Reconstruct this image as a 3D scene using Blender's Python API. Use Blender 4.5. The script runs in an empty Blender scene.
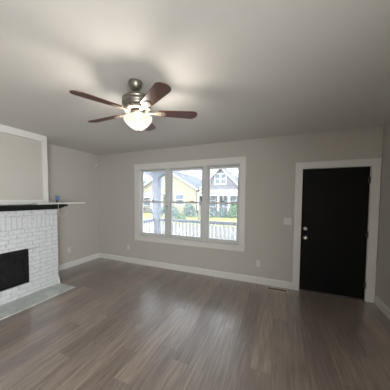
import bpy, bmesh, math, random
from mathutils import Vector, Matrix
random.seed(7)
S = bpy.context.scene
COL = S.collection
PI = math.pi

# ------------------------------------------------------------------ camera
F, YAW, PITCH, ROLL = 200.6157, -0.4042, -0.0457, 0.0065
CX, CY, CAMH = 189.8327, 207.4593, 1.5437
cam = bpy.data.cameras.new('camera')
cam.sensor_fit = 'HORIZONTAL'
cam.sensor_width = 36.0
cam.lens = F / 390.0 * 36.0
cam.shift_x = (195.0 - CX) / 390.0
cam.shift_y = -(195.0 - CY) / 390.0
cam.clip_start = 0.02
cam.clip_end = 400
camo = bpy.data.objects.new('camera', cam)
COL.objects.link(camo)
fw = Vector((math.sin(YAW) * math.cos(PITCH), math.cos(YAW) * math.cos(PITCH), math.sin(PITCH)))
rt = Vector((math.cos(YAW), -math.sin(YAW), 0))
up = rt.cross(fw)
rt2 = math.cos(ROLL) * rt + math.sin(ROLL) * up
up2 = -math.sin(ROLL) * rt + math.cos(ROLL) * up
m = Matrix((rt2, up2, -fw)).transposed().to_4x4()
m.translation = (0, 0, CAMH)
camo.matrix_world = m
S.camera = camo

# ------------------------------------------------------------------ world, sun, exposure
w = bpy.data.worlds.new('sky')
S.world = w
w.use_nodes = True
bg = w.node_tree.nodes['Background']
bg.inputs[0].default_value = (0.84, 0.92, 1.0, 1)
bg.inputs[1].default_value = 3.7
sl = bpy.data.lights.new('sun', 'SUN')
sl.energy = 1.8
sl.angle = 0.02
sl.color = (1, .95, .85)
so = bpy.data.objects.new('sun', sl)
COL.objects.link(so)
so.rotation_euler = Vector((0.55, 0.75, -0.8)).to_track_quat('-Z', 'Y').to_euler()
al = bpy.data.lights.new('added_fill_light', 'AREA')  # added area light that fills the room from out of view
al.shape = 'RECTANGLE'; al.size = 1.9; al.size_y = 1.7
al.energy = 103; al.spread = 2.75; al.color = (1.0, .985, .95)
ao = bpy.data.objects.new('added_fill_light', al)
COL.objects.link(ao)
ao.location = (1.43, -1.35, 1.45)
ao.rotation_euler = (math.pi / 2, 0, math.pi / 2)
S.view_settings.view_transform = 'Standard'
S.view_settings.look = 'None'
S.view_settings.exposure = 0.68
S.view_settings.gamma = 1.0
S.view_settings.use_curve_mapping = False

# ------------------------------------------------------------------ room numbers (metres)
D, XL, XR, H = 3.7953, -4.1655, 1.3998, 2.6115      # window wall, left wall, right wall, ceiling
YB = -2.6                                            # wall behind the camera
DX0, DX1, DH, CAS = 0.3995, 1.2816, 2.035, 0.108     # front door
WX0, WX1, WZ0, WZ1 = -2.895, -0.615, 0.68, 2.195     # window rough opening
FP0, FP1 = 0.44, 2.3306                              # fireplace along y
BX, PX, HX = -3.5458, -3.7326, -3.1379               # brick face, upper frame face, hearth edge
FAN = Vector((-1.21, 1.57, H))

# ------------------------------------------------------------------ materials
def newmat(name):
    mt = bpy.data.materials.new(name)
    mt.use_nodes = True
    nt = mt.node_tree
    b = nt.nodes['Principled BSDF']
    return mt, nt, b

def plain(name, col, rough=.5, metal=0., var=.06, scale=9., bump=0., spec=.5, coat=0.):
    mt, nt, b = newmat(name)
    N, L = nt.nodes, nt.links
    tc = N.new('ShaderNodeTexCoord')
    no = N.new('ShaderNodeTexNoise')
    no.inputs['Scale'].default_value = scale
    no.inputs['Detail'].default_value = 4
    L.new(tc.outputs['Object'], no.inputs['Vector'])
    mx = N.new('ShaderNodeMix'); mx.data_type = 'RGBA'
    mx.inputs[6].default_value = (*[c * (1 - var) for c in col], 1)
    mx.inputs[7].default_value = (*[min(1, c * (1 + var)) for c in col], 1)
    L.new(no.outputs['Fac'], mx.inputs[0])
    L.new(mx.outputs[2], b.inputs['Base Color'])
    b.inputs['Roughness'].default_value = rough
    b.inputs['Metallic'].default_value = metal
    b.inputs['Specular IOR Level'].default_value = spec
    b.inputs['Coat Weight'].default_value = coat
    if bump:
        n2 = N.new('ShaderNodeTexNoise'); n2.inputs['Scale'].default_value = scale * 25
        L.new(tc.outputs['Object'], n2.inputs['Vector'])
        bp = N.new('ShaderNodeBump'); bp.inputs['Strength'].default_value = bump
        bp.inputs['Distance'].default_value = .002
        L.new(n2.outputs['Fac'], bp.inputs['Height'])
        L.new(bp.outputs['Normal'], b.inputs['Normal'])
    return mt

M = {}
M['wall'] = plain('wall_paint', (.482, .460, .424), .75, var=.015, scale=1.5, bump=.12, spec=.3)
M['ceiling'] = plain('ceiling_paint', (.648, .635, .605), .85, var=.015, scale=1.2, bump=.15, spec=.2)
M['trim'] = plain('white_trim_paint', (.66, .655, .63), .4, var=.02, scale=4)
M['vinyl'] = plain('white_window_vinyl', (0.591, 0.601, 0.601), .35, var=.02, scale=6)
M['plate'] = plain('white_plastic', (.63, .61, .58), .35, var=.02)
M['slot'] = plain('dark_slot', (.05, .05, .05), .6)
M['door'] = plain('black_door_paint', (.005, .005, .0055), .55, var=.1, scale=3, spec=.12)
M['nickel'] = plain('satin_nickel', (.62, .60, .57), .28, metal=1., var=.05)
M['hinge'] = plain('aged_bronze_hinge', (.08, .07, .065), .4, metal=.8)
M['mortar'] = plain('painted_mortar', (.42, .43, .43), .85, var=.25, scale=30, bump=.4)
M['black_wood'] = plain('black_stained_wood', (.005, .006, .005), .5, var=.2, scale=14, spec=.2)
M['firebox'] = plain('black_firebox_metal', (.006, .006, .0065), .5, var=.15, spec=.25)
M['glass_black'] = plain('smoked_glass', (.014, .014, .015), .08, var=.1)
M['vent'] = plain('beige_register_metal', (.58, .50, .40), .45, var=.04)
M['fan_metal'] = plain('pewter_fan_metal', (.23, .215, .185), .38, metal=.85, var=.12, scale=20)
M['fan_brass'] = plain('antique_cream_metal', (.25, .21, .16), .5, metal=.2, var=.25, scale=40)
M['blue'] = plain('blue_plastic', (.10, .17, .32), .4)
M['cable'] = plain('white_cable', (.72, .72, .70), .5)
M['threshold'] = plain('dark_threshold', (.06, .05, .045), .5)
M['porch_white'] = plain('porch_white_paint', (0.806, 0.806, 0.806), .6)
M['porch_grey'] = plain('porch_grey_paint', (0.176, 0.196, 0.247), .6)
M['porch_floor'] = plain('porch_floor_paint', (.42, .42, .42), .6)
M['asphalt'] = plain('asphalt', (0.072, 0.065, 0.056), .9, var=.1, scale=2)
M['concrete'] = plain('concrete', (0.097, 0.088, 0.076), .9, var=.08, scale=3)
M['straw'] = plain('dry_grass', (0.104, 0.083, 0.052), .95, var=.2, scale=3)
M['lawn'] = plain('lawn_grass', (0.212, 0.218, 0.056), .95, var=.3, scale=2)
M['bark'] = plain('grey_bark', (0.174, 0.150, 0.125), .9, var=.2)
M['leaf'] = plain('shrub_leaf', (0.087, 0.162, 0.075), .8, var=.35, scale=5)
M['leaf_blue'] = plain('blue_green_leaf', (0.125, 0.187, 0.169), .8, var=.3, scale=5)
M['ext_yellow'] = plain('pale_yellow_siding', (0.315, 0.281, 0.191), .7)
M['ext_grey'] = plain('lavender_grey_siding', (0.150, 0.146, 0.166), .7)
M['ext_cream'] = plain('cream_siding', (0.312, 0.287, 0.212), .7)
M['ext_white'] = plain('exterior_white_trim', (0.561, 0.561, 0.561), .6)
M['roof'] = plain('slate_shingle_roof', (0.094, 0.103, 0.131), .85, var=.2, scale=4)
M['porch_roof'] = plain('pinkish_porch_roof', (0.250, 0.215, 0.209), .85, var=.1, scale=4)
M['ext_glass'] = plain('house_window_glass', (0.100, 0.131, 0.162), .15)
M['hedge_far'] = plain('distant_trees', (.36, .38, .30), .95, var=.25, scale=2)

def math_node(nt, op, a=None, b=None):
    n = nt.nodes.new('ShaderNodeMath'); n.operation = op
    for i, v in enumerate((a, b)):
        if v is None: continue
        if isinstance(v, (int, float)): n.inputs[i].default_value = v
        else: nt.links.new(v, n.inputs[i])
    return n.outputs[0]

def floor_mat():
    mt, nt, b = newmat('vinyl_plank_floor')
    N, L = nt.nodes, nt.links
    tc = N.new('ShaderNodeTexCoord')
    sx = N.new('ShaderNodeSeparateXYZ'); L.new(tc.outputs['Object'], sx.inputs[0])
    PW, PL = .178, 1.22
    u = math_node(nt, 'DIVIDE', sx.outputs[0], PW)
    row = math_node(nt, 'FLOOR', u)
    fu = math_node(nt, 'SUBTRACT', u, row)
    wn = N.new('ShaderNodeTexWhiteNoise'); wn.noise_dimensions = '1D'; L.new(row, wn.inputs['W'])
    off = math_node(nt, 'MULTIPLY', wn.outputs['Value'], PL * 3)
    v = math_node(nt, 'DIVIDE', math_node(nt, 'ADD', sx.outputs[1], off), PL)
    cl = math_node(nt, 'FLOOR', v)
    fv = math_node(nt, 'SUBTRACT', v, cl)
    cb = N.new('ShaderNodeCombineXYZ'); L.new(row, cb.inputs[0]); L.new(cl, cb.inputs[1])
    w2 = N.new('ShaderNodeTexWhiteNoise'); w2.noise_dimensions = '2D'; L.new(cb.outputs[0], w2.inputs['Vector'])
    rp = N.new('ShaderNodeValToRGB')
    e = rp.color_ramp.elements
    e[0].position = 0; e[0].color = (.180, .138, .118, 1)
    e[1].position = 1; e[1].color = (.305, .242, .20, 1)
    x = e.new(.35); x.color = (.212, .170, .148, 1)
    x = e.new(.7); x.color = (.236, .192, .164, 1)
    L.new(w2.outputs['Value'], rp.inputs[0])
    # grain along the plank
    mp = N.new('ShaderNodeMapping'); mp.inputs['Scale'].default_value = (26, 1.6, 1)
    ad = N.new('ShaderNodeVectorMath'); ad.operation = 'ADD'
    L.new(tc.outputs['Object'], ad.inputs[0]); L.new(w2.outputs['Color'], ad.inputs[1])
    sc = N.new('ShaderNodeVectorMath'); sc.operation = 'MULTIPLY_ADD'
    L.new(w2.outputs['Color'], sc.inputs[0]); sc.inputs[1].default_value = (7, 7, 0); L.new(tc.outputs['Object'], sc.inputs[2])
    L.new(sc.outputs[0], mp.inputs['Vector'])
    gn = N.new('ShaderNodeTexNoise'); gn.inputs['Scale'].default_value = 1.6; gn.inputs['Detail'].default_value = 6
    gn.inputs['Roughness'].default_value = .62; gn.inputs['Distortion'].default_value = .4
    L.new(mp.outputs[0], gn.inputs['Vector'])
    gr = N.new('ShaderNodeValToRGB')
    gr.color_ramp.elements[0].position = .3; gr.color_ramp.elements[0].color = (.54, .52, .51, 1)
    gr.color_ramp.elements[1].position = .72; gr.color_ramp.elements[1].color = (1.40, 1.40, 1.40, 1)
    L.new(gn.outputs['Fac'], gr.inputs[0])
    mu = N.new('ShaderNodeMix'); mu.data_type = 'RGBA'; mu.blend_type = 'MULTIPLY'; mu.inputs[0].default_value = 1
    L.new(rp.outputs[0], mu.inputs[6]); L.new(gr.outputs[0], mu.inputs[7])
    # seams
    du = math_node(nt, 'MULTIPLY', math_node(nt, 'MINIMUM', fu, math_node(nt, 'SUBTRACT', 1.0, fu)), PW)
    dv = math_node(nt, 'MULTIPLY', math_node(nt, 'MINIMUM', fv, math_node(nt, 'SUBTRACT', 1.0, fv)), PL)
    seam = math_node(nt, 'LESS_THAN', math_node(nt, 'MINIMUM', du, dv), .0017)
    sm = N.new('ShaderNodeMix'); sm.data_type = 'RGBA'
    L.new(math_node(nt, 'MULTIPLY', seam, .55), sm.inputs[0]); L.new(mu.outputs[2], sm.inputs[6])
    sm.inputs[7].default_value = (.05, .04, .035, 1)
    L.new(sm.outputs[2], b.inputs['Base Color'])
    rr = N.new('ShaderNodeMapRange'); rr.inputs['To Min'].default_value = .26; rr.inputs['To Max'].default_value = .38
    L.new(gn.outputs['Fac'], rr.inputs[0]); L.new(rr.outputs[0], b.inputs['Roughness'])
    b.inputs['Specular IOR Level'].default_value = 1.0
    b.inputs['Coat Weight'].default_value = 1.0; b.inputs['Coat Roughness'].default_value = .33; b.inputs['Coat IOR'].default_value = 1.6
    bp = N.new('ShaderNodeBump'); bp.inputs['Strength'].default_value = .08; bp.inputs['Distance'].default_value = .001
    L.new(gn.outputs['Fac'], bp.inputs['Height']); L.new(bp.outputs[0], b.inputs['Normal'])
    return mt
M['floor'] = floor_mat()

def wood_blade():
    mt, nt, b = newmat('mahogany_blade')
    N, L = nt.nodes, nt.links
    tc = N.new('ShaderNodeTexCoord')
    mp = N.new('ShaderNodeMapping'); mp.inputs['Scale'].default_value = (3, 60, 1)
    L.new(tc.outputs['Object'], mp.inputs[0])
    n = N.new('ShaderNodeTexNoise'); n.inputs['Scale'].default_value = 1.5; n.inputs['Detail'].default_value = 5
    L.new(mp.outputs[0], n.inputs['Vector'])
    r = N.new('ShaderNodeValToRGB')
    r.color_ramp.elements[0].color = (.055, .018, .014, 1)
    r.color_ramp.elements[1].color = (.13, .048, .036, 1)
    L.new(n.outputs['Fac'], r.inputs[0]); L.new(r.outputs[0], b.inputs['Base Color'])
    b.inputs['Roughness'].default_value = .38
    return mt
M['blade'] = wood_blade()

def brick_mat():
    mt, nt, b = newmat('white_washed_brick')
    N, L = nt.nodes, nt.links
    tc = N.new('ShaderNodeTexCoord')
    n = N.new('ShaderNodeTexNoise'); n.inputs['Scale'].default_value = 22; n.inputs['Detail'].default_value = 7
    n.inputs['Roughness'].default_value = .7
    L.new(tc.outputs['Object'], n.inputs['Vector'])
    r = N.new('ShaderNodeValToRGB')
    e = r.color_ramp.elements
    e[0].position = .30; e[0].color = (.30, .31, .32, 1)
    e[1].position = .44; e[1].color = (.54, .555, .57, 1)
    x = e.new(.75); x.color = (.62, .63, .64, 1)
    L.new(n.outputs['Fac'], r.inputs[0]); L.new(r.outputs[0], b.inputs['Base Color'])
    b.inputs['Roughness'].default_value = .7
    bp = N.new('ShaderNodeBump'); bp.inputs['Strength'].default_value = .5; bp.inputs['Distance'].default_value = .004
    L.new(n.outputs['Fac'], bp.inputs['Height']); L.new(bp.outputs[0], b.inputs['Normal'])
    return mt
M['brick'] = brick_mat()

def slate_mat():
    mt, nt, b = newmat('grey_hearth_tile')
    N, L = nt.nodes, nt.links
    tc = N.new('ShaderNodeTexCoord')
    n = N.new('ShaderNodeTexNoise'); n.inputs['Scale'].default_value = 5; n.inputs['Detail'].default_value = 8
    n.inputs['Distortion'].default_value = 1.2
    L.new(tc.outputs['Object'], n.inputs['Vector'])
    r = N.new('ShaderNodeValToRGB')
    r.color_ramp.elements[0].position = .3; r.color_ramp.elements[0].color = (.38, .40, .39, 1)
    r.color_ramp.elements[1].position = .7; r.color_ramp.elements[1].color = (.56, .59, .57, 1)
    L.new(n.outputs['Fac'], r.inputs[0]); L.new(r.outputs[0], b.inputs['Base Color'])
    b.inputs['Roughness'].default_value = .45
    return mt
M['hearth'] = slate_mat()

def pane_mat():
    mt = bpy.data.materials.new('dusty_window_glass'); mt.use_nodes = True
    nt = mt.node_tree; N, L = nt.nodes, nt.links
    N.remove(N['Principled BSDF'])
    out = N['Material Output']
    tr = N.new('ShaderNodeBsdfTransparent'); tr.inputs[0].default_value = (.96, .97, .98, 1)
    tl = N.new('ShaderNodeBsdfTranslucent'); tl.inputs[0].default_value = (.95, .95, .95, 1)
    gl = N.new('ShaderNodeBsdfGlossy'); gl.inputs['Roughness'].default_value = .02
    tc = N.new('ShaderNodeTexCoord'); no = N.new('ShaderNodeTexNoise'); no.inputs['Scale'].default_value = 14
    no.inputs['Detail'].default_value = 5
    L.new(tc.outputs['Object'], no.inputs['Vector'])
    mr = N.new('ShaderNodeMapRange'); mr.inputs['To Min'].default_value = .05; mr.inputs['To Max'].default_value = .13
    L.new(no.outputs['Fac'], mr.inputs[0])
    m1 = N.new('ShaderNodeMixShader'); L.new(mr.outputs[0], m1.inputs[0])
    L.new(tr.outputs[0], m1.inputs[1]); L.new(tl.outputs[0], m1.inputs[2])
    fr = N.new('ShaderNodeFresnel'); fr.inputs[0].default_value = 1.2
    m2 = N.new('ShaderNodeMixShader'); L.new(fr.outputs[0], m2.inputs[0])
    L.new(m1.outputs[0], m2.inputs[1]); L.new(gl.outputs[0], m2.inputs[2])
    L.new(m2.outputs[0], out.inputs[0])
    return mt
M['pane'] = pane_mat()

BOWL_EMIT = .8
def bowl_mat():
    mt = bpy.data.materials.new('frosted_lamp_glass'); mt.use_nodes = True
    nt = mt.node_tree; N, L = nt.nodes, nt.links
    N.remove(N['Principled BSDF'])
    out = N['Material Output']
    tc = N.new('ShaderNodeTexCoord'); no = N.new('ShaderNodeTexNoise'); no.inputs['Scale'].default_value = 16
    no.inputs['Distortion'].default_value = 1.5
    L.new(tc.outputs['Object'], no.inputs['Vector'])
    r = N.new('ShaderNodeValToRGB')
    r.color_ramp.elements[0].position = .3; r.color_ramp.elements[0].color = (.80, .76, .68, 1)
    r.color_ramp.elements[1].position = .65; r.color_ramp.elements[1].color = (1, .97, .90, 1)
    L.new(no.outputs['Fac'], r.inputs[0])
    em = N.new('ShaderNodeEmission'); em.inputs[1].default_value = BOWL_EMIT * .45
    L.new(r.outputs[0], em.inputs[0])
    tl = N.new('ShaderNodeBsdfTranslucent'); tl.inputs[0].default_value = (.022, .021, .019, 1)
    gl = N.new('ShaderNodeBsdfGlossy'); gl.inputs['Roughness'].default_value = .15; gl.inputs[0].default_value = (.06, .06, .06, 1)
    a2 = N.new('ShaderNodeAddShader'); L.new(tl.outputs[0], a2.inputs[0]); L.new(gl.outputs[0], a2.inputs[1])
    tp = N.new('ShaderNodeBsdfTransparent'); tp.inputs[0].default_value = (1, .97, .92, 1)
    m3 = N.new('ShaderNodeMixShader'); m3.inputs[0].default_value = .34
    L.new(a2.outputs[0], m3.inputs[1]); L.new(tp.outputs[0], m3.inputs[2])
    ad = N.new('ShaderNodeAddShader'); L.new(m3.outputs[0], ad.inputs[0]); L.new(em.outputs[0], ad.inputs[1])
    L.new(ad.outputs[0], out.inputs[0])
    return mt
M['bowl'] = bowl_mat()

# ------------------------------------------------------------------ mesh helpers
def nb(): return bmesh.new()

def box(bm, x0, x1, y0, y1, z0, z1, bev=0., mat=None):
    t = bmesh.new()
    bmesh.ops.create_cube(t, size=1)
    for v in t.verts:
        v.co = Vector((x0 + (v.co.x + .5) * (x1 - x0), y0 + (v.co.y + .5) * (y1 - y0), z0 + (v.co.z + .5) * (z1 - z0)))
    if bev:
        bmesh.ops.bevel(t, geom=list(t.edges), offset=bev, segments=2, affect='EDGES', profile=.6)
    if mat is not None: bmesh.ops.transform(t, matrix=mat, verts=t.verts)
    merge(bm, t)

def merge(bm, t):
    me = bpy.data.meshes.new('t'); t.to_mesh(me); t.free(); bm.from_mesh(me); bpy.data.meshes.remove(me)

def lathe(bm, prof, seg=40, mat=None, cap=True):
    t = bmesh.new(); rings = []
    for r, z in prof:
        rings.append([t.verts.new((r * math.cos(2 * PI * i / seg), r * math.sin(2 * PI * i / seg), z)) for i in range(seg)])
    for a, b in zip(rings, rings[1:]):
        for i in range(seg):
            t.faces.new((a[i], a[(i + 1) % seg], b[(i + 1) % seg], b[i]))
    if cap:
        t.faces.new(rings[0][::-1]); t.faces.new(rings[-1])
    bmesh.ops.recalc_face_normals(t, faces=t.faces)
    if mat is not None: bmesh.ops.transform(t, matrix=mat, verts=t.verts)
    merge(bm, t)

def tube(bm, pts, r, seg=8):
    pts = [Vector(p) for p in pts]
    t = bmesh.new(); rings = []
    rs = r if isinstance(r, (list, tuple)) else [r] * len(pts)
    for i, p in enumerate(pts):
        d = (pts[min(i + 1, len(pts) - 1)] - pts[max(i - 1, 0)]).normalized()
        a = d.orthogonal().normalized() if i == 0 else (rings_n - d * rings_n.dot(d)).normalized()
        rings_n = a
        b = d.cross(a)
        rings.append([t.verts.new(p + rs[i] * (math.cos(2 * PI * k / seg) * a + math.sin(2 * PI * k / seg) * b)) for k in range(seg)])
    for A, B in zip(rings, rings[1:]):
        for i in range(seg): t.faces.new((A[i], A[(i + 1) % seg], B[(i + 1) % seg], B[i]))
    t.faces.new(rings[0][::-1]); t.faces.new(rings[-1])
    bmesh.ops.recalc_face_normals(t, faces=t.faces)
    merge(bm, t)

def prism(bm, poly, axis, a0, a1):
    """extrude a 2D polygon along an axis; poly gives the other two coordinates in x,y,z order"""
    t = bmesh.new()
    def P(q, a):
        q = list(q); q.insert(axis, a); return q
    A = [t.verts.new(P(q, a0)) for q in poly]; B = [t.verts.new(P(q, a1)) for q in poly]
    n = len(poly)
    t.faces.new(A); t.faces.new(B[::-1])
    for i in range(n): t.faces.new((A[i], B[i], B[(i + 1) % n], A[(i + 1) % n]))
    bmesh.ops.recalc_face_normals(t, faces=t.faces)
    merge(bm, t)

def obj(name, bm, mat, parent=None, smooth=False, origin=None, local=False):
    me = bpy.data.meshes.new(name)
    if parent is not None and not local:
        off = parent.location.copy(); q = parent.parent
        while q is not None: off += q.location; q = q.parent
        bmesh.ops.translate(bm, verts=bm.verts, vec=-off)
    elif origin is not None:
        bmesh.ops.translate(bm, verts=bm.verts, vec=-Vector(origin))
    bm.to_mesh(me); bm.free()
    me.materials.append(mat)
    if smooth:
        for p in me.polygons: p.use_smooth = True
    o = bpy.data.objects.new(name, me); COL.objects.link(o)
    if parent is not None: o.parent = parent
    elif origin is not None: o.location = origin
    return o

def tag(o, label, cat, group=None, kind=None):
    o['label'] = label; o['category'] = cat
    if group: o['group'] = group
    if kind: o['kind'] = kind
    return o

def thing(name, label, cat, loc=(0, 0, 0), group=None, kind=None, rotz=0):
    o = bpy.data.objects.new(name, None); COL.objects.link(o)
    o.empty_display_size = .05; o.location = loc; o.rotation_euler.z = rotz
    return tag(o, label, cat, group, kind)

def struct(name, bm, mat, label, cat):
    return tag(obj(name, bm, mat), label, cat, kind='structure')

# ------------------------------------------------------------------ room shell
T = .15
b = nb(); box(b, XL - T, XR + T, YB - T, D + T, -.12, 0)
struct('floor', b, M['floor'], 'grey-brown wood plank floor running toward the window wall', 'floor')
b = nb(); box(b, XL - T, XR + T, YB - T, D + T, H, H + .2)
struct('ceiling', b, M['ceiling'], 'flat off-white painted ceiling above the fan', 'ceiling')
b = nb()
for s in ((XL - T, WX0, 0, H), (WX0, WX1, 0, WZ0), (WX0, WX1, WZ1, H), (WX1, DX0 - .02, 0, H), (DX0 - .02, DX1 + .02, DH + .02, H), (DX1 + .02, XR + T, 0, H)):
    box(b, s[0], s[1], D, D + T, s[2], s[3])
bmesh.ops.remove_doubles(b, verts=b.verts, dist=1e-5)
struct('wall_back', b, M['wall'], 'warm grey wall holding the triple window and the black door', 'wall')
b = nb(); box(b, XL - T, XL, YB, D, 0, H)
struct('wall_left', b, M['wall'], 'warm grey wall behind the white brick fireplace', 'wall')
RY0, RY1, RZ0, RZ1 = -2.32, -.38, .58, 2.32  # out-of-view opening, added so the fill light can enter
b = nb()
for q in ((YB, RY0, 0, H), (RY1, D, 0, H), (RY0, RY1, 0, RZ0), (RY0, RY1, RZ1, H)): box(b, XR, XR + T, *q)
struct('wall_right', b, M['wall'], 'grey wall at the far right beside the black door', 'wall')
b = nb(); box(b, XL - T, XR + T, YB - T, YB, 0, H)
struct('wall_front', b, M['wall'], 'warm grey wall behind the camera', 'wall')

BBH, BBT = .121, .016
def base_profile(depth_axis_sign=1):
    return [(0, 0), (BBT, 0), (BBT, BBH - .02), (BBT * .55, BBH - .006), (BBT * .4, BBH), (0, BBH)]
b = nb(); prism(b, [(D - q, z) for q, z in base_profile()], 0, XL, DX0 - CAS)
struct('baseboard_back', b, M['trim'], 'white baseboard running under the window', 'baseboard')
b = nb(); prism(b, [(XL + q, z) for q, z in base_profile()], 1, FP1, D - BBT)
struct('baseboard_left', b, M['trim'], 'white baseboard between the fireplace and the room corner', 'baseboard')
b = nb(); prism(b, [(XR - q, z) for q, z in base_profile()], 1, YB, D)
struct('baseboard_right', b, M['trim'], 'white baseboard on the wall right of the black door', 'baseboard')

# door casing
b = nb()
box(b, DX0 - CAS, DX0 - .004, D - .02, D, 0, DH + .004, .003)
box(b, DX1 + .004, DX1 + CAS, D - .02, D, 0, DH + .004, .003)
box(b, DX0 - CAS, DX1 + CAS, D - .022, D, DH + .004, DH + CAS, .003)
struct('trim_1', b, M['trim'], 'white flat casing boards around the black door', 'door casing')
b = nb()
box(b, DX0 - .02, DX0, D, D + T, 0, DH); box(b, DX1, DX1 + .02, D, D + T, 0, DH); box(b, DX0 - .02, DX1 + .02, D, D + T, DH, DH + .02)
box(b, DX0, DX0 + .012, D + .062, D + .10, .015, DH); box(b, DX1 - .012, DX1, D + .062, D + .10, .015, DH); box(b, DX0, DX1, D + .062, D + .10, DH - .012, DH)
struct('trim_2', b, M['trim'], 'white jamb set in the wall around the black door', 'door jamb')
b = nb(); box(b, DX0, DX1, D - .005, D + T, 0, .014, .004)
struct('trim_3', b, M['threshold'], 'dark threshold strip under the black door', 'threshold')

# the door itself
dr = thing('door_1', 'flat black entry door with silver knob and deadbolt', 'door', ((DX0 + DX1) / 2, D + .035, .016), kind='structure')
b = nb(); box(b, DX0 + .003, DX1 - .003, D + .012, D + .058, .018, DH - .003, .003)
obj('slab', b, M['door'], dr)
def knob_at(x, z, name, prof):
    b = nb(); mt = Matrix.Translation((x, D + .012, z)) @ Matrix.Rotation(PI / 2, 4, 'X')
    lathe(b, prof, 28, mt)
    o = obj(name, b, M['nickel'], dr, smooth=True); o['label'] = 'round satin silver ' + name
knob_at(DX0 + .064, .905, 'knob', [(.033, 0), (.034, .006), (.016, .012), (.012, .03), (.022, .038), (.030, .052), (.028, .064), (.016, .070), (.006, .071)])
knob_at(DX0 + .064, 1.052, 'deadbolt', [(.031, 0), (.032, .008), (.026, .018), (.018, .021), (.012, .021), (.011, .019)])
for z in (.24, 1.02, 1.83):
    b = nb(); lathe(b, [(.008, z - .05), (.009, z - .046), (.009, z + .046), (.008, z + .05)], 12, Matrix.Translation((DX1 - .002, D + .002, 0)))
    box(b, DX1 - .022, DX1 + .003, D + .006, D + .012, z - .045, z + .045)
    obj('hinge', b, M['hinge'], dr)

# ------------------------------------------------------------------ window
b = nb()
CW = .115
X0, X1, Z0, Z1 = -3.012, -.513, .56, 2.311
box(b, X0, WX0 + .006, D - .02, D, WZ0 - .008, WZ1, .003)
box(b, WX1 - .006, X1, D - .02, D, WZ0 - .008, WZ1, .003)
box(b, X0, X1, D - .022, D, WZ1 - .006, Z1, .003)
box(b, X0 - .012, X1 + .012, D - .035, D + .03, WZ0 - .03, WZ0 - .005, .005)
box(b, X0, X1, D - .02, D, Z0, WZ0 - .03, .003)
struct('trim_4', b, M['trim'], 'white casing, sill and apron around the triple window', 'window casing')
MU = [(-2.215, -2.105), (-1.365, -1.252)]      # mullions between the three units (room face)
b = nb()
for a, c in MU:
    box(b, a + .012, c - .012, D - .008, D + .11, WZ0, WZ1, .004)
    box(b, a, c, D + .02, D + .11, WZ0, WZ1, .003)
box(b, WX0, WX0 + .022, D + .0, D + .13, WZ0, WZ1); box(b, WX1 - .022, WX1, D + .0, D + .13, WZ0, WZ1)
box(b, WX0 + .022, WX1 - .022, D + .0, D + .13, WZ1 - .022, WZ1); box(b, WX0 + .022, WX1 - .022, D + .02, D + .15, WZ0 - .004, WZ0 + .018)
struct('trim_5', b, M['vinyl'], 'white mullion posts and jambs inside the triple window', 'window jamb')
units = [(WX0 + .022, MU[0][0]), (MU[0][1], MU[1][0]), (MU[1][1], WX1 - .022)]
WL = ['left window unit showing the porch column outside', 'middle window unit showing the yellow house outside', 'right window unit showing the grey gabled house outside']
def sash(par, x0, x1, z0, z1, y, bot):
    s = .032; fy0, fy1 = y, y + .032
    b = nb()
    box(b, x0, x0 + s, fy0, fy1, z0, z1, .003); box(b, x1 - s, x1, fy0, fy1, z0, z1, .003)
    box(b, x0 + s, x1 - s, fy0, fy1, z1 - s, z1, .003); box(b, x0 + s, x1 - s, fy0, fy1, z0, z0 + bot, .003)
    o = obj('sash', b, M['vinyl'], par)
    b = nb(); box(b, x0 + s - .004, x1 - s + .004, y + .014, y + .018, z0 + bot - .004, z1 - s + .004)
    obj('glass', b, M['pane'], o)
    return o
ZM = 1.455
for i, (x0, x1) in enumerate(units):
    wd = thing('window_%d' % (i + 1), WL[i], 'window', ((x0 + x1) / 2, D + .07, WZ0), kind='structure')
    sash(wd, x0, x1, ZM - .018, WZ1 - .024, D + .078, .034)
    s = sash(wd, x0, x1, WZ0 + .018, ZM + .018, D + .042, .05)
    b = nb(); xm = (x0 + x1) / 2
    for q in ([xm] if i == 0 else [xm - .14, xm + .14] if i == 1 else [xm]):
        box(b, q - .028, q + .028, D + .046, D + .072, ZM + .018, ZM + .030, .003)
        box(b, q - .010, q + .024, D + .040, D + .060, ZM + .028, ZM + .040, .003)
    obj('sash_lock', b, M['hinge'], s)
b = nb(); lathe(b, [(.006, 0), (.014, .004), (.015, .010), (.010, .016)], 16, Matrix.Translation((-2.158, D - .008, 1.365)) @ Matrix.Rotation(PI / 2, 4, 'X'))
tag(obj('screw_cap', b, M['hinge']), 'small dark knob on the mullion between left and middle windows', 'knob')

b = nb(); rw = thing('window_4', 'added out-of-view white window frame around the fill light in the right wall', 'window', (XR, (RY0 + RY1) / 2, RZ0), kind='structure')  # unseen window, added to house the fill light; frame only, no glass
box(b, XR - .02, XR, RY0 - .1, RY0, RZ0 - .1, RZ1 + .1); box(b, XR - .02, XR, RY1, RY1 + .1, RZ0 - .1, RZ1 + .1)
box(b, XR - .02, XR, RY0, RY1, RZ1, RZ1 + .1); box(b, XR - .02, XR, RY0, RY1, RZ0 - .1, RZ0)
obj('frame', b, M['trim'], rw)

# ------------------------------------------------------------------ fireplace: chimney breast above, brick below
b = nb(); box(b, XL, PX - .034, FP0, FP1 - .028, 1.40, H)
struct('wall_chimney_breast', b, M['wall'], 'grey painted chimney breast above the black mantel', 'wall')
YF1 = FP1 - .026
b = nb()
box(b, PX - .034, PX, FP0, YF1, 2.505, H, .002)
box(b, PX - .034, PX, YF1 - .076, YF1, 1.50, 2.505, .002)
box(b, PX - .034, PX, FP0, FP0 + .092, 1.50, 2.505, .002)
box(b, PX - .034, PX, FP0, YF1, 1.425, 1.50, .002)
box(b, XL, PX - .034, YF1 - .002, YF1 + .012, 1.425, H)
struct('trim_6', b, M['trim'], 'white frame boards around the grey panel above the mantel', 'panel frame')

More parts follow.
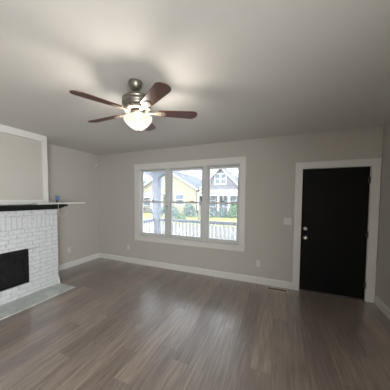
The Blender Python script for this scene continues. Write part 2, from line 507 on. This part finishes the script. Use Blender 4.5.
FB0, FB1, FBZ0, FBZ1 = .91, 1.865, .207, .742     # firebox opening
BT = 1.345
fpl = thing('fireplace', 'white painted brick fireplace with a black insert and black mantel', 'fireplace', (BX, (FP0 + FP1) / 2, 0), kind='structure')
b = nb()
# masonry core, as a ring around the opening
mx = BX - .007
for y0, y1, z0, z1 in ((FP0 + .006, FB0, 0, BT), (FB1, FP1 - .006, 0, BT), (FB0, FB1, 0, FBZ0), (FB0, FB1, FBZ1, BT)):
    box(b, XL, mx, y0, y1, z0, z1)
obj('mortar_core', b, M['mortar'], fpl)
b = nb(); J = .010
def brick(y0, y1, z0, z1):
    if y1 - y0 < .02: return
    # clip against the opening
    if z1 > FBZ0 + .001 and z0 < FBZ1 - .001:
        if y0 >= FB0 - .001 and y1 <= FB1 + .001: return
        if y0 < FB0 < y1: y1 = FB0 - .002
        elif y0 < FB1 < y1: y0 = FB1 + .002
        if y1 - y0 < .02: return
    p = random.uniform(-.0025, .0025)
    box(b, BX - .09, BX + p, y0, y1, z0, z1, .004)
CH = .0662
n = 16
for r in range(n):
    z0 = r * CH; z1 = z0 + CH - J
    y = FP1
    first = True
    L0 = .205 if r % 2 == 0 else .100
    while y > FP0 + .001:
        l = L0 if first else .205
        first = False
        y0 = max(FP0, y - l + J)
        yy0, yy1 = y0, y
        if FBZ0 - z0 > .01 and FBZ0 < z1 and yy1 > FB0 and yy0 < FB1: zz1 = FBZ0 - .004
        else: zz1 = z1
        if z0 < FBZ1 < z1 and yy1 > FB0 and yy0 < FB1:
            if FBZ1 + .004 < z1 - .015: 
                p = random.uniform(-.002, .002); box(b, BX - .09, BX + p, yy0, yy1, FBZ1 + .004, z1, .004)
            y -= l; continue
        if zz1 < z1:
            p = random.uniform(-.002, .002); box(b, BX - .09, BX + p, yy0, yy1, z0, zz1, .004)
        else: brick(yy0, yy1, z0, zz1)
        y -= l
zs = n * CH
y = FP1
while y > FP0 + .03:
    p = random.uniform(-.0025, .0025)
    box(b, BX - .09, BX + p, max(FP0, y - .0675 + J), y, zs, zs + .205 - J, .004); y -= .0675
zs += .205
y = FP1; k = 0
while y > FP0 + .03:
    l = .205
    box(b, BX - .09, BX + random.uniform(-.002, .002), max(FP0, y - l + J), y, zs, BT - .002, .004); y -= l
obj('brickwork', b, M['brick'], fpl)
# mantel : bed mould stepping out to the shelf
prof = [(BX - .05, 1.345), (BX + .075, 1.345), (BX + .10, 1.360), (BX + .135, 1.382), (BX + .165, 1.390), (BX + .20, 1.396), (BX + .20, 1.424), (XL, 1.424), (XL, 1.345)]
b = nb()
def mslab(z0, z1, ov, out, bev=.003):
    box(b, XL + .002, BX + out, FP0 - ov, FP1 + ov, z0, z1, bev)
mslab(1.345, 1.362, -.02, .09); mslab(1.360, 1.374, .005, .115); mslab(1.372, 1.390, .03, .145); mslab(1.388, 1.425, .07, .18, .005)
obj('mantel', b, M['black_wood'], fpl)
# insert
ins = obj('firebox_insert', (lambda b: (box(b, BX - .40, BX + .012, FB0 + .004, FB0 + .06, FBZ0 + .004, FBZ1 - .004, .003), box(b, BX - .40, BX + .012, FB1 - .06, FB1 - .004, FBZ0 + .004, FBZ1 - .004, .003),
      box(b, BX - .40, BX + .012, FB0 + .06, FB1 - .06, FBZ1 - .055, FBZ1 - .004, .003), box(b, BX - .40, BX + .012, FB0 + .06, FB1 - .06, FBZ0 + .004, FBZ0 + .055, .003),
      box(b, BX - .40, BX - .38, FB0 + .06, FB1 - .06, FBZ0 + .05, FBZ1 - .05), b)[-1])(nb()), M['firebox'], fpl)
b = nb(); box(b, BX - .012, BX - .006, FB0 + .058, FB1 - .058, FBZ0 + .053, FBZ1 - .053)
g = obj('glass_front', b, M['glass_black'], ins); g['label'] = 'dark smoked glass front'
b = nb()
hy = FP1
k = 0
for y0, y1 in ((FP1 - .46, FP1), (FP1 - .93, FP1 - .463), (FP1 - 1.40, FP1 - .933), (FP0, FP1 - 1.403)):
    box(b, BX - .005, HX, y0, y1, 0, .012, .002)
obj('hearth', b, M['hearth'], fpl)
b = nb(); prism(b, [(BX + .002, .012), (BX + .045, .012), (BX + .030, .10), (BX + .012, .135), (BX + .002, .14)], 1, FP1 - .022, FP1 - .004)
tag(obj('trim_scrap', b, M['trim'], origin=(BX + .02, FP1 - .013, .012)), 'small white wood scrap standing at the base of the brick corner', 'scrap')

# loose board, blue device
b = nb(); box(b, -3.62, -3.50, 1.99, 2.86, 1.4255, 1.452, .003)
tag(obj('trim_board', b, M['trim'], origin=(-3.56, 2.4, 1.4255)), 'loose white trim board lying along the black mantel and overhanging its end', 'board')
dv = thing('charger', 'small blue device with thin white cord standing on the mantel board', 'device', (-3.55, 2.34, 1.4525))
b = nb(); box(b, -3.572, -3.532, 2.315, 2.372, 1.495, 1.575, .006); obj('body', b, M['blue'], dv)
b = nb(); box(b, -3.566, -3.538, 2.325, 2.352, 1.4525, 1.498, .003)
o = obj('base', b, M['slot'], dv); o['label'] = 'dark narrow foot of the blue device'
pts = [(-3.540, 2.338, 1.470), (-3.500, 2.318, 1.462), (-3.470, 2.305, 1.452), (-3.400, 2.27, 1.436), (-3.352, 2.228, 1.425), (-3.354, 2.225, 1.36), (-3.360, 2.225, 1.31), (-3.37, 2.26, 1.25), (-3.39, 2.36, 1.222), (-3.41, 2.425, 1.285), (-3.42, 2.43, 1.34)]
def smooth_path(p, n=6):
    p = [Vector(q) for q in p]; out = []
    for i in range(len(p) - 1):
        a, b_, c, d = p[max(i - 1, 0)], p[i], p[i + 1], p[min(i + 2, len(p) - 1)]
        for k in range(n):
            t = k / n
            out.append(.5 * ((2 * b_) + (-a + c) * t + (2 * a - 5 * b_ + 4 * c - d) * t * t + (-a + 3 * b_ - 3 * c + d) * t ** 3))
    out.append(p[-1]); return out
b = nb(); tube(b, smooth_path(pts), .0025, 6); o = obj('cord', b, M['cable'], dv, smooth=True); o['label'] = 'thin white cord hanging beside the brick edge'

# ------------------------------------------------------------------ plates, register, sensor
def on_back(x, z): return Matrix.Translation((x, D, z))
def on_left(y, z): return Matrix.Translation((XL, y, z)) @ Matrix.Rotation(PI / 2, 4, 'Z')
def outlet(mt, label):
    o = thing('wall_outlet', label, 'outlet', mt.translation)
    o.rotation_euler = mt.to_euler()
    b = nb(); box(b, -.036, .036, -.007, 0, -.058, .058, .003); obj('cover_plate', b, M['plate'], o, local=True)
    for s in (-.024, .024):
        b = nb(); box(b, -.017, .017, -.0095, -.006, s - .0145, s + .0145, .004); r = obj('receptacle', b, M['plate'], o, local=True)
        b = nb()
        for q in (-.0065, .0065): box(b, q - .0012, q + .0012, -.0102, -.0085, s - .001, s + .008)
        lathe(b, [(.0022, 0), (.0022, .0016)], 8, Matrix.Translation((0, -.0086, s - .0075)) @ Matrix.Rotation(PI / 2, 4, 'X'))
        obj('slots', b, M['slot'], r, local=True)
    return o
outlet(on_back(-.267, .368), 'white wall outlet between the triple window and the black door')
outlet(on_back(-3.215, .368), 'white wall outlet below the left end of the triple window')
outlet(on_left(2.978, .387), 'white wall outlet on the left wall beside the brick fireplace')
sw = thing('light_switch', 'white two-switch plate on the wall left of the black door', 'switch', (.194, D, 1.162))
b = nb(); box(b, -.058, .058, -.007, 0, -.058, .058, .003); obj('cover_plate', b, M['plate'], sw, local=True)
for s in (-.023, .023):
    b = nb(); box(b, s - .005, s + .005, -.018, -.005, -.002, .014, .002); obj('toggle', b, M['plate'], sw, local=True)
b = nb(); lathe(b, [(.034, 0), (.036, .006), (.034, .018), (.024, .024), (.005, .025)], 28)
o = obj('motion_sensor', b, M['plate'], smooth=True); o.matrix_world = Matrix.Translation((XL, 3.72, 2.345)) @ Matrix.Rotation(PI / 2, 4, 'Y')
tag(o, 'small round white sensor high on the left wall near the corner', 'sensor')

vt = thing('floor_register', 'beige metal floor register vent beside the baseboard near the door', 'vent', (.057, 3.665, 0))
b = nb(); vx, vy = .168, .060
for s in ((-vx, vx, -vy, -vy + .02), (-vx, vx, vy - .02, vy), (-vx, -vx + .02, -vy + .02, vy - .02), (vx - .02, vx, -vy + .02, vy - .02)):
    box(b, *s, 0, .006, .0015)
obj('frame', b, M['vent'], vt, local=True)
b = nb()
for k in range(5):
    box(b, -vx + .02, vx - .02, -.032 + k * .016 - .003, -.032 + k * .016 + .003, .001, .004)
obj('louvers', b, plain('dark_louver_metal', (.16, .13, .10), .5), vt, local=True)
b = nb(); box(b, -vx + .02, vx - .02, -vy + .02, vy - .02, .0003, .0012); obj('duct_backing', b, M['slot'], vt, local=True)

# ------------------------------------------------------------------ ceiling fan
fan = thing('ceiling_fan', 'five-blade ceiling fan with mahogany blades and lit frosted glass bowl', 'ceiling fan', FAN + Vector((-.0075, -.019, 0)))
TILT = Matrix.Rotation(.071, 4, 'X') @ Matrix.Rotation(-.028, 4, 'Y')      # the fan hangs a little out of plumb
fan.rotation_euler = TILT.to_euler()
HB = -.268                                   # blade plane below ceiling
b = nb(); lathe(b, [(.062, 0), (.064, -.008), (.060, -.035), (.046, -.060), (.028, -.073), (.020, -.076)]); obj('canopy', b, M['fan_metal'], fan, smooth=True, local=True).matrix_basis = TILT.inverted()
b = nb(); lathe(b, [(.0125, -.07), (.0125, -.125)], 20); obj('downrod', b, M['fan_metal'], fan, smooth=True, local=True)
b = nb(); lathe(b, [(.03, -.108), (.055, -.115), (.105, -.128), (.128, -.145), (.132, -.155), (.126, -.160), (.126, -.168), (.134, -.173), (.134, -.196), (.124, -.202), (.124, -.212), (.118, -.222), (.10, -.228), (.06, -.231)])
mo = obj('motor_housing', b, M['fan_metal'], fan, smooth=True, local=True)
b = nb()
lathe(b, [(.06, -.229), (.112, -.231), (.120, -.238), (.116, -.246), (.098, -.252), (.06, -.254)], 40)
for k in range(15):
    a = 2 * PI * k / 15
    lathe(b, [(.016, 0), (.014, .007), (.006, .011)], 12, Matrix.Translation((.112 * math.cos(a), .112 * math.sin(a), -.240)) @ Matrix.Rotation(a, 4, 'Z') @ Matrix.Rotation(PI / 2, 4, 'Y'))
obj('scroll_ring', b, M['fan_brass'], mo, smooth=True, local=True)
b = nb(); lathe(b, [(.055, -.250), (.066, -.256), (.066, -.285), (.050, -.292), (.035, -.296)]); obj('switch_housing', b, M['fan_metal'], fan, smooth=True, local=True)
RB, TH = .585, 4.45
def blade_bm():
    b = nb(); top, bot = [], []
    outl = []
    r0, r1 = .195, RB
    N = 14
    for i in range(N + 1):
        t = i / N; x = r0 + (r1 - .06 - r0) * t
        outl.append((x, .047 + .018 * t))
    for i in range(1, 9):
        a = PI / 2 * (1 - i / 8)
        outl.append((r1 - .06 + .06 * math.cos(a), .065 * math.sin(a) if i < 8 else 0))
    pts = outl + [(x, -y) for x, y in outl[-2::-1]]
    t = bmesh.new()
    A = [t.verts.new((x, y, .003)) for x, y in pts]; B = [t.verts.new((x, y, -.003)) for x, y in pts]
    t.faces.new(A); t.faces.new(B[::-1])
    n = len(pts)
    for i in range(n): t.faces.new((A[i], B[i], B[(i + 1) % n], A[(i + 1) % n]))
    bmesh.ops.recalc_face_normals(t, faces=t.faces)
    merge(b, t); return b
def bracket_bm():
    b = nb()
    prism(b, [(.085, -.012), (.15, -.014), (.19, -.030), (.235, -.036), (.262, -.020), (.275, 0), (.262, .020), (.235, .036), (.19, .030), (.15, .014), (.085, .012)], 2, -.0075, -.0035)
    tube(b, [(.08, 0, .022), (.11, 0, .018), (.14, 0, .002), (.17, 0, -.004)], [.013, .012, .010, .007], 10)
    for x, y in ((.215, .02), (.215, -.02), (.25, 0)): lathe(b, [(.006, 0), (.004, -.003)], 10, Matrix.Translation((x, y, -.0075)))
    return b
bl = bm_ = None
for k in range(5):
    a = TH - k * 2 * PI / 5
    if k == 0:
        bl = obj('blade', blade_bm(), M['blade'], fan, local=True); br = obj('blade_bracket', bracket_bm(), M['fan_brass'], bl, local=True, smooth=False)
        o = bl
    else:
        o = bl.copy(); COL.objects.link(o); o.parent = fan
        c = br.copy(); COL.objects.link(c); c.parent = o
    o.matrix_basis = Matrix.Translation((0, 0, HB)) @ Matrix.Rotation(a, 4, 'Z') @ Matrix.Rotation(math.radians(-11), 4, 'X')
# light bowl
b = nb()
prof = [(.126, -.312), (.132, -.316), (.133, -.323), (.128, -.329), (.130, -.336), (.122, -.354), (.102, -.378), (.078, -.400), (.054, -.417), (.036, -.427), (.013, -.432)]
lathe(b, prof, 48, cap=False)
bowl = obj('lamp_bowl', b, M['bowl'], fan, smooth=True, local=True)
sm = bowl.modifiers.new('thick', 'SOLIDIFY'); sm.thickness = .003; sm.offset = -1
bowl['label'] = 'glowing frosted white glass bowl'
b = nb(); lathe(b, [(.012, -.429), (.015, -.433), (.010, -.438), (.007, -.443), (.003, -.446)], 16); obj('finial', b, M['fan_metal'], bowl, smooth=True, local=True)
b = nb(); tube(b, [(0, 0, -.29), (0, 0, -.43)], .004, 8); obj('center_rod', b, M['fan_metal'], fan, local=True)
LAMP_W = 4.2
for k in range(3):
    a = k * 2 * PI / 3 + .5
    ld = bpy.data.lights.new('bulb', 'POINT'); ld.energy = LAMP_W; ld.color = (1, .93, .84); ld.shadow_soft_size = .028
    lo = bpy.data.objects.new('bulb_light', ld); COL.objects.link(lo)
    lo.location = FAN + Vector((-.0075, -.019, 0)) + TILT.to_3x3() @ Vector((.024 * math.cos(a), .024 * math.sin(a), -.352))

# ------------------------------------------------------------------ porch outside
GZ = -.85
PZ = -.12
PY = 6.62
b = nb(); box(b, -4.45, 3.0, D + T, PY, PZ - .12, PZ)
struct('floor_porch', b, M['porch_floor'], 'painted porch floor outside the window', 'porch floor')
b = nb(); box(b, -4.5, 3.0, D + T, PY + .1, 2.72, 2.82); box(b, -4.5, 3.0, 6.30, 6.52, 2.50, 2.72); box(b, -4.26, -4.04, D + T, 6.30, 2.50, 2.72)
struct('ceiling_porch', b, M['porch_white'], 'white porch roof and beam outside the window', 'porch roof')
def column(x, y, label):
    c = thing('porch_column', label, 'column', (x, y, PZ), group='porch columns')
    q = .115
    b = nb(); box(b, x - q, x + q, y - q, y + q, PZ + .14, 2.2, .006); obj('shaft', b, M['porch_grey'], c)
    b = nb(); box(b, x - q - .03, x + q + .03, y - q - .03, y + q + .03, PZ, PZ + .14, .006); obj('plinth', b, M['porch_grey'], c)
    b = nb()
    for k in range(6):
        e = .40 * (1 - math.cos(k / 5 * PI / 2)) if k else .0
        box(b, x - q - e, x + q + e, y - q, y + q, 2.2 + k * .05, 2.25 + k * .05)
    obj('bracket_capital', b, M['porch_grey'], c)
    return c
column(-4.09, 6.41, 'grey porch column with flared top outside the left window')
def rail(name, label, p0, p1, n):
    c = thing(name, label, 'railing', p0)
    p0, p1 = Vector(p0), Vector(p1); d = (p1 - p0); Ln = d.length; d.normalize(); ang = math.atan2(d.y, d.x)
    mt = Matrix.Translation(p0) @ Matrix.Rotation(ang, 4, 'Z')
    b = nb(); box(b, 0, Ln, -.045, .045, .86, .91, .006, mt); box(b, 0, Ln, -.02, .02, .80, .86, 0, mt); obj('top_rail', b, M['porch_grey'], c)
    b = nb(); box(b, 0, Ln, -.02, .02, .09, .15, 0, mt); obj('bottom_rail', b, M['porch_white'], c)
    first = None
    for k in range(n):
        x = (k + .5) * Ln / n
        if first is None:
            b = nb(); box(b, -.017, .017, -.017, .017, .15, .80)
            first = o = obj('baluster', b, M['porch_white'], c, local=True)
        else:
            o = first.copy(); COL.objects.link(o); o.parent = c
        o.location = Matrix.Rotation(ang, 3, 'Z') @ Vector((x, 0, 0)); o.rotation_euler.z = ang
    return c
rail('porch_railing', 'white baluster porch railing along the front of the porch', (-3.96, 6.41, PZ), (1.2, 6.41, PZ), 38)
rail('porch_railing', 'white baluster railing on the left side of the porch', (-4.12, D + T + .02, PZ), (-4.12, 6.28, PZ), 16)

# ------------------------------------------------------------------ ground
def ground(name, mat, y0, y1, z0, z1, label, cat, x0=-70, x1=40):
    b = nb(); prism(b, [(y0, z0), (y1, z1), (y1, z1 - .3), (y0, z0 - .3)], 0, x0, x1)
    return struct(name, b, mat, label, cat)
ground('ground_yard', M['straw'], 3.0, 9.6, GZ, GZ, 'dry grass yard just beyond the porch', 'yard')
ground('ground_sidewalk', M['concrete'], 9.6, 11.2, GZ + .02, GZ + .02, 'pale concrete sidewalk beyond the porch', 'sidewalk')
ground('ground_street', M['asphalt'], 11.2, 17.2, GZ - .08, GZ - .08, 'pale street in front of the houses', 'street')
ground('ground_lawn', M['lawn'], 17.2, 25, GZ, -.40, 'yellow-green lawn in front of the houses', 'lawn')
ground('ground_far', M['straw'], 25, 120, -.40, -.40, 'ground behind the far houses', 'ground')

# ------------------------------------------------------------------ houses across the street
def gable(name, label, cx, y0, y1, hw, eave, peak, base, mats, porch, wins, low):
    h = thing(name, label, 'house', (cx, y0, base))
    wall, trim, roof = mats
    b = nb(); prism(b, [(cx - hw, base), (cx + hw, base), (cx + hw, eave), (cx, peak), (cx - hw, eave)], 1, y0, y1); obj('walls', b, M[wall], h)
    sl = (peak - eave) / hw; ov = .35
    b = nb()
    for s in (-1, 1):
        prism(b, [(cx, peak + .02), (cx + s * (hw + ov), eave - sl * ov + .02), (cx + s * (hw + ov), eave - sl * ov + .20), (cx, peak + .24)], 1, y0 - .35, y1 + .3)
    obj('roof', b, M[roof], h)
    b = nb()
    for s in (-1, 1):
        prism(b, [(cx, peak - .06), (cx + s * (hw + ov), eave - sl * ov - .10), (cx + s * (hw + ov), eave - sl * ov + .14), (cx, peak + .18)], 1, y0 - .40, y0 - .35)
    obj('rake_trim', b, M[trim], h)
    def window(x, z, w_, hh, two=False, y=None):
        y = y0 if y is None else y
        b = nb(); t = .14
        box(b, x - w_ / 2 - t, x + w_ / 2 + t, y - .06, y, z - t, z); box(b, x - w_ / 2 - t, x + w_ / 2 + t, y - .06, y, z + hh, z + hh + t)
        box(b, x - w_ / 2 - t, x - w_ / 2, y - .06, y, z, z + hh); box(b, x + w_ / 2, x + w_ / 2 + t, y - .06, y, z, z + hh)
        if two: box(b, x - .09, x + .09, y - .06, y, z, z + hh)
        box(b, x - w_ / 2, x + w_ / 2, y - .05, y, z + hh / 2 - .04, z + hh / 2 + .04)
        f = obj('window', b, M[trim], h)
        b = nb(); box(b, x - w_ / 2, x + w_ / 2, y - .03, y - .005, z, z + hh); obj('pane', b, M['ext_glass'], f)
    for wn in wins: window(*wn)
    if porch:
        px0, px1, pz0, pz1, pd = porch
        b = nb(); prism(b, [(y0, pz1), (y0 - pd, pz0), (y0 - pd, pz0 - .14), (y0, pz0 - .14)], 0, px0, px1); obj('porch_roof', b, M['porch_roof'], h)
        b = nb(); box(b, px0, px1, y0 - pd + .05, y0 - pd + .25, pz0 - .40, pz0 - .14); obj('porch_beam', b, M[trim], h)
        b = nb(); box(b, px0, px1, y0 - pd, y0, base, base + .45); obj('porch_deck', b, M['concrete'], h)
        for k in range(low):
            x = px0 + .15 + (px1 - px0 - .3) * k / (low - 1)
            b = nb(); box(b, x - .11, x + .11, y0 - pd + .05, y0 - pd + .25, base + .45, pz0 - .40); obj('porch_post', b, M[trim], h)
    return h
gable('grey_house', 'lavender-grey gabled house with white trim across the street at right', -6.45, 25, 34, 2.40, 3.0, 5.4, -.40, ('ext_grey', 'ext_white', 'roof'),
      (-8.95, -3.6, 2.25, 2.75, 1.9), [(-6.5, 3.45, 1.35, 1.15, True), (-7.6, .55, .9, 1.4), (-5.3, .55, 1.5, 1.4, True)], 5)
gable('yellow_house', 'pale yellow gabled house with dark roof across the street at left', -14.25, 25, 36, 4.5, 2.85, 5.5, -.40, ('ext_yellow', 'ext_white', 'roof'),
      (-19.2, -13.9, 2.0, 2.4, 1.8), [(-15.6, 3.0, 1.3, 1.3), (-17.6, .5, 1.0, 1.4), (-15.7, .5, 1.0, 1.4), (-12.2, .7, 1.2, 1.3)], 4)
gable('cream_house', 'cream house partly hidden behind bare trees at far left across the street', -25.5, 27, 36, 4.0, 2.8, 5.0, -.40, ('ext_cream', 'ext_white', 'roof'),
      None, [(-25.0, .6, 1.2, 1.4), (-22.8, .6, 1.0, 1.4)], 0)

def shrub(name, label, x, y, z, r, h, mat, n=800, group=None):
    b = nb()
    for i in range(n):
        u = random.random() * 2 * PI; cz = random.uniform(-.25, 1); rr = math.sqrt(max(0, 1 - max(cz, 0) ** 2)) * random.uniform(.65, 1.12) * (1 + .14 * math.sin(3 * u + x) + .1 * math.sin(5 * u))
        p = Vector((x + r * rr * math.cos(u), y + r * rr * math.sin(u), z + h * (.22 + .75 * max(cz, -.25))))
        s = random.uniform(.06, .13)
        a = Vector((random.gauss(0, 1), random.gauss(0, 1), random.gauss(0, 1))).normalized(); c = a.orthogonal().normalized() * s * .6; a *= s
        vs = [b.verts.new(p + q) for q in (-a, c, a, -c)]
        b.faces.new(vs)
    bmesh.ops.create_icosphere(b, subdivisions=2, radius=1, matrix=Matrix.Translation((x, y, z + h * .42)) @ Matrix.Diagonal((r * .66, r * .66, h * .40, 1)))
    o = tag(obj(name, b, M[mat], origin=(x, y, z)), label, 'shrub', group)
    return o
zl = lambda y: GZ + (y - 17.2) / 7.8 * .45
G = 'shrubs in front of the houses'
for x, r, h, mt, lb in ((-7.95, .5, .95, 'leaf_blue', 'blue-green shrub at the left corner of the grey house'), (-6.75, .48, .85, 'leaf_blue', 'blue-green shrub under the grey house left porch window'),
                        (-5.55, .5, 1.0, 'leaf_blue', 'blue-green shrub under the grey house right porch window'), (-4.15, .62, 1.7, 'leaf', 'tall green shrub at the right corner of the grey house')):
    shrub('shrub', lb, x, 22.2, zl(22.2), r, h, mt, group=G)
for x, y, r, h, mt, lb in ((-11.0, 20.5, .85, 1.15, 'leaf_blue', 'broad blue-green shrub in front of the yellow house'), (-9.3, 21.6, .72, 1.5, 'leaf_blue', 'taller blue-green shrub between the yellow and grey houses'),
                           (-9.0, 18.6, .5, .6, 'leaf', 'low green shrub at the front of the lawn'), (-13.2, 22.5, .8, 1.0, 'leaf_blue', 'blue-green shrub beside the yellow house porch')):
    shrub('shrub', lb, x, y, zl(y), r, h, mt, group=G)

def tree(label, x, y, z, hh, sp, seed):
    rnd = random.Random(seed); b = nb()
    def grow(p, d, l, r, lev):
        pts, rs = [p], [r]
        for k in range(3):
            d = (d + Vector((rnd.gauss(0, .12), rnd.gauss(0, .12), rnd.gauss(0, .06)))).normalized()
            p = p + d * l / 3; pts.append(p); rs.append(r * (1 - .22 * (k + 1)))
        tube(b, pts, rs, 5 if lev else 8)
        if lev < 4:
            for k in range(3 if lev < 3 else 2):
                q = (d + Vector((rnd.gauss(0, sp), rnd.gauss(0, sp), rnd.uniform(0, .35)))).normalized()
                grow(pts[rnd.choice((2, 3, 3))], q, l * rnd.uniform(.6, .8), rs[-1] * .75, lev + 1)
    grow(Vector((x, y, z - .05)), Vector((0, 0, 1)), hh * .34, hh * .024, 0)
    tag(obj('bare_tree', b, M['bark'], origin=(x, y, z)), label, 'tree', 'bare trees across the street')
tree('bare tree between the yellow house and the grey house', -7.35, 19.5, zl(19.5), 5.6, .5, 3)
tree('bare tree at the left edge of the left window view', -19.6, 20.5, zl(20.5), 6.5, .5, 5)
tree('bare tree behind the yellow house roof', -12.0, 44, -.40, 10.0, .5, 9)
tree('bare tree behind the grey house roof', -5.6, 40, -.40, 8.0, .5, 12)

hr = thing('step_railing', 'white sloping stair rail beside the yellow house lawn', 'railing', (-10.4, 19.2, zl(19.2)))
b = nb()
tube(b, [(-11.5, 19.4, zl(19.4) + .35), (-10.3, 19.2, zl(19.2) + 1.15)], .06, 6); obj('handrail', b, M['ext_white'], hr)
for x, yy, q in ((-11.4, 19.4, .40), (-10.35, 19.2, 1.12)):
    b = nb(); tube(b, [(x, yy, zl(yy) - .03), (x, yy, zl(yy) + q)], .05, 6); obj('post', b, M['ext_white'], hr)
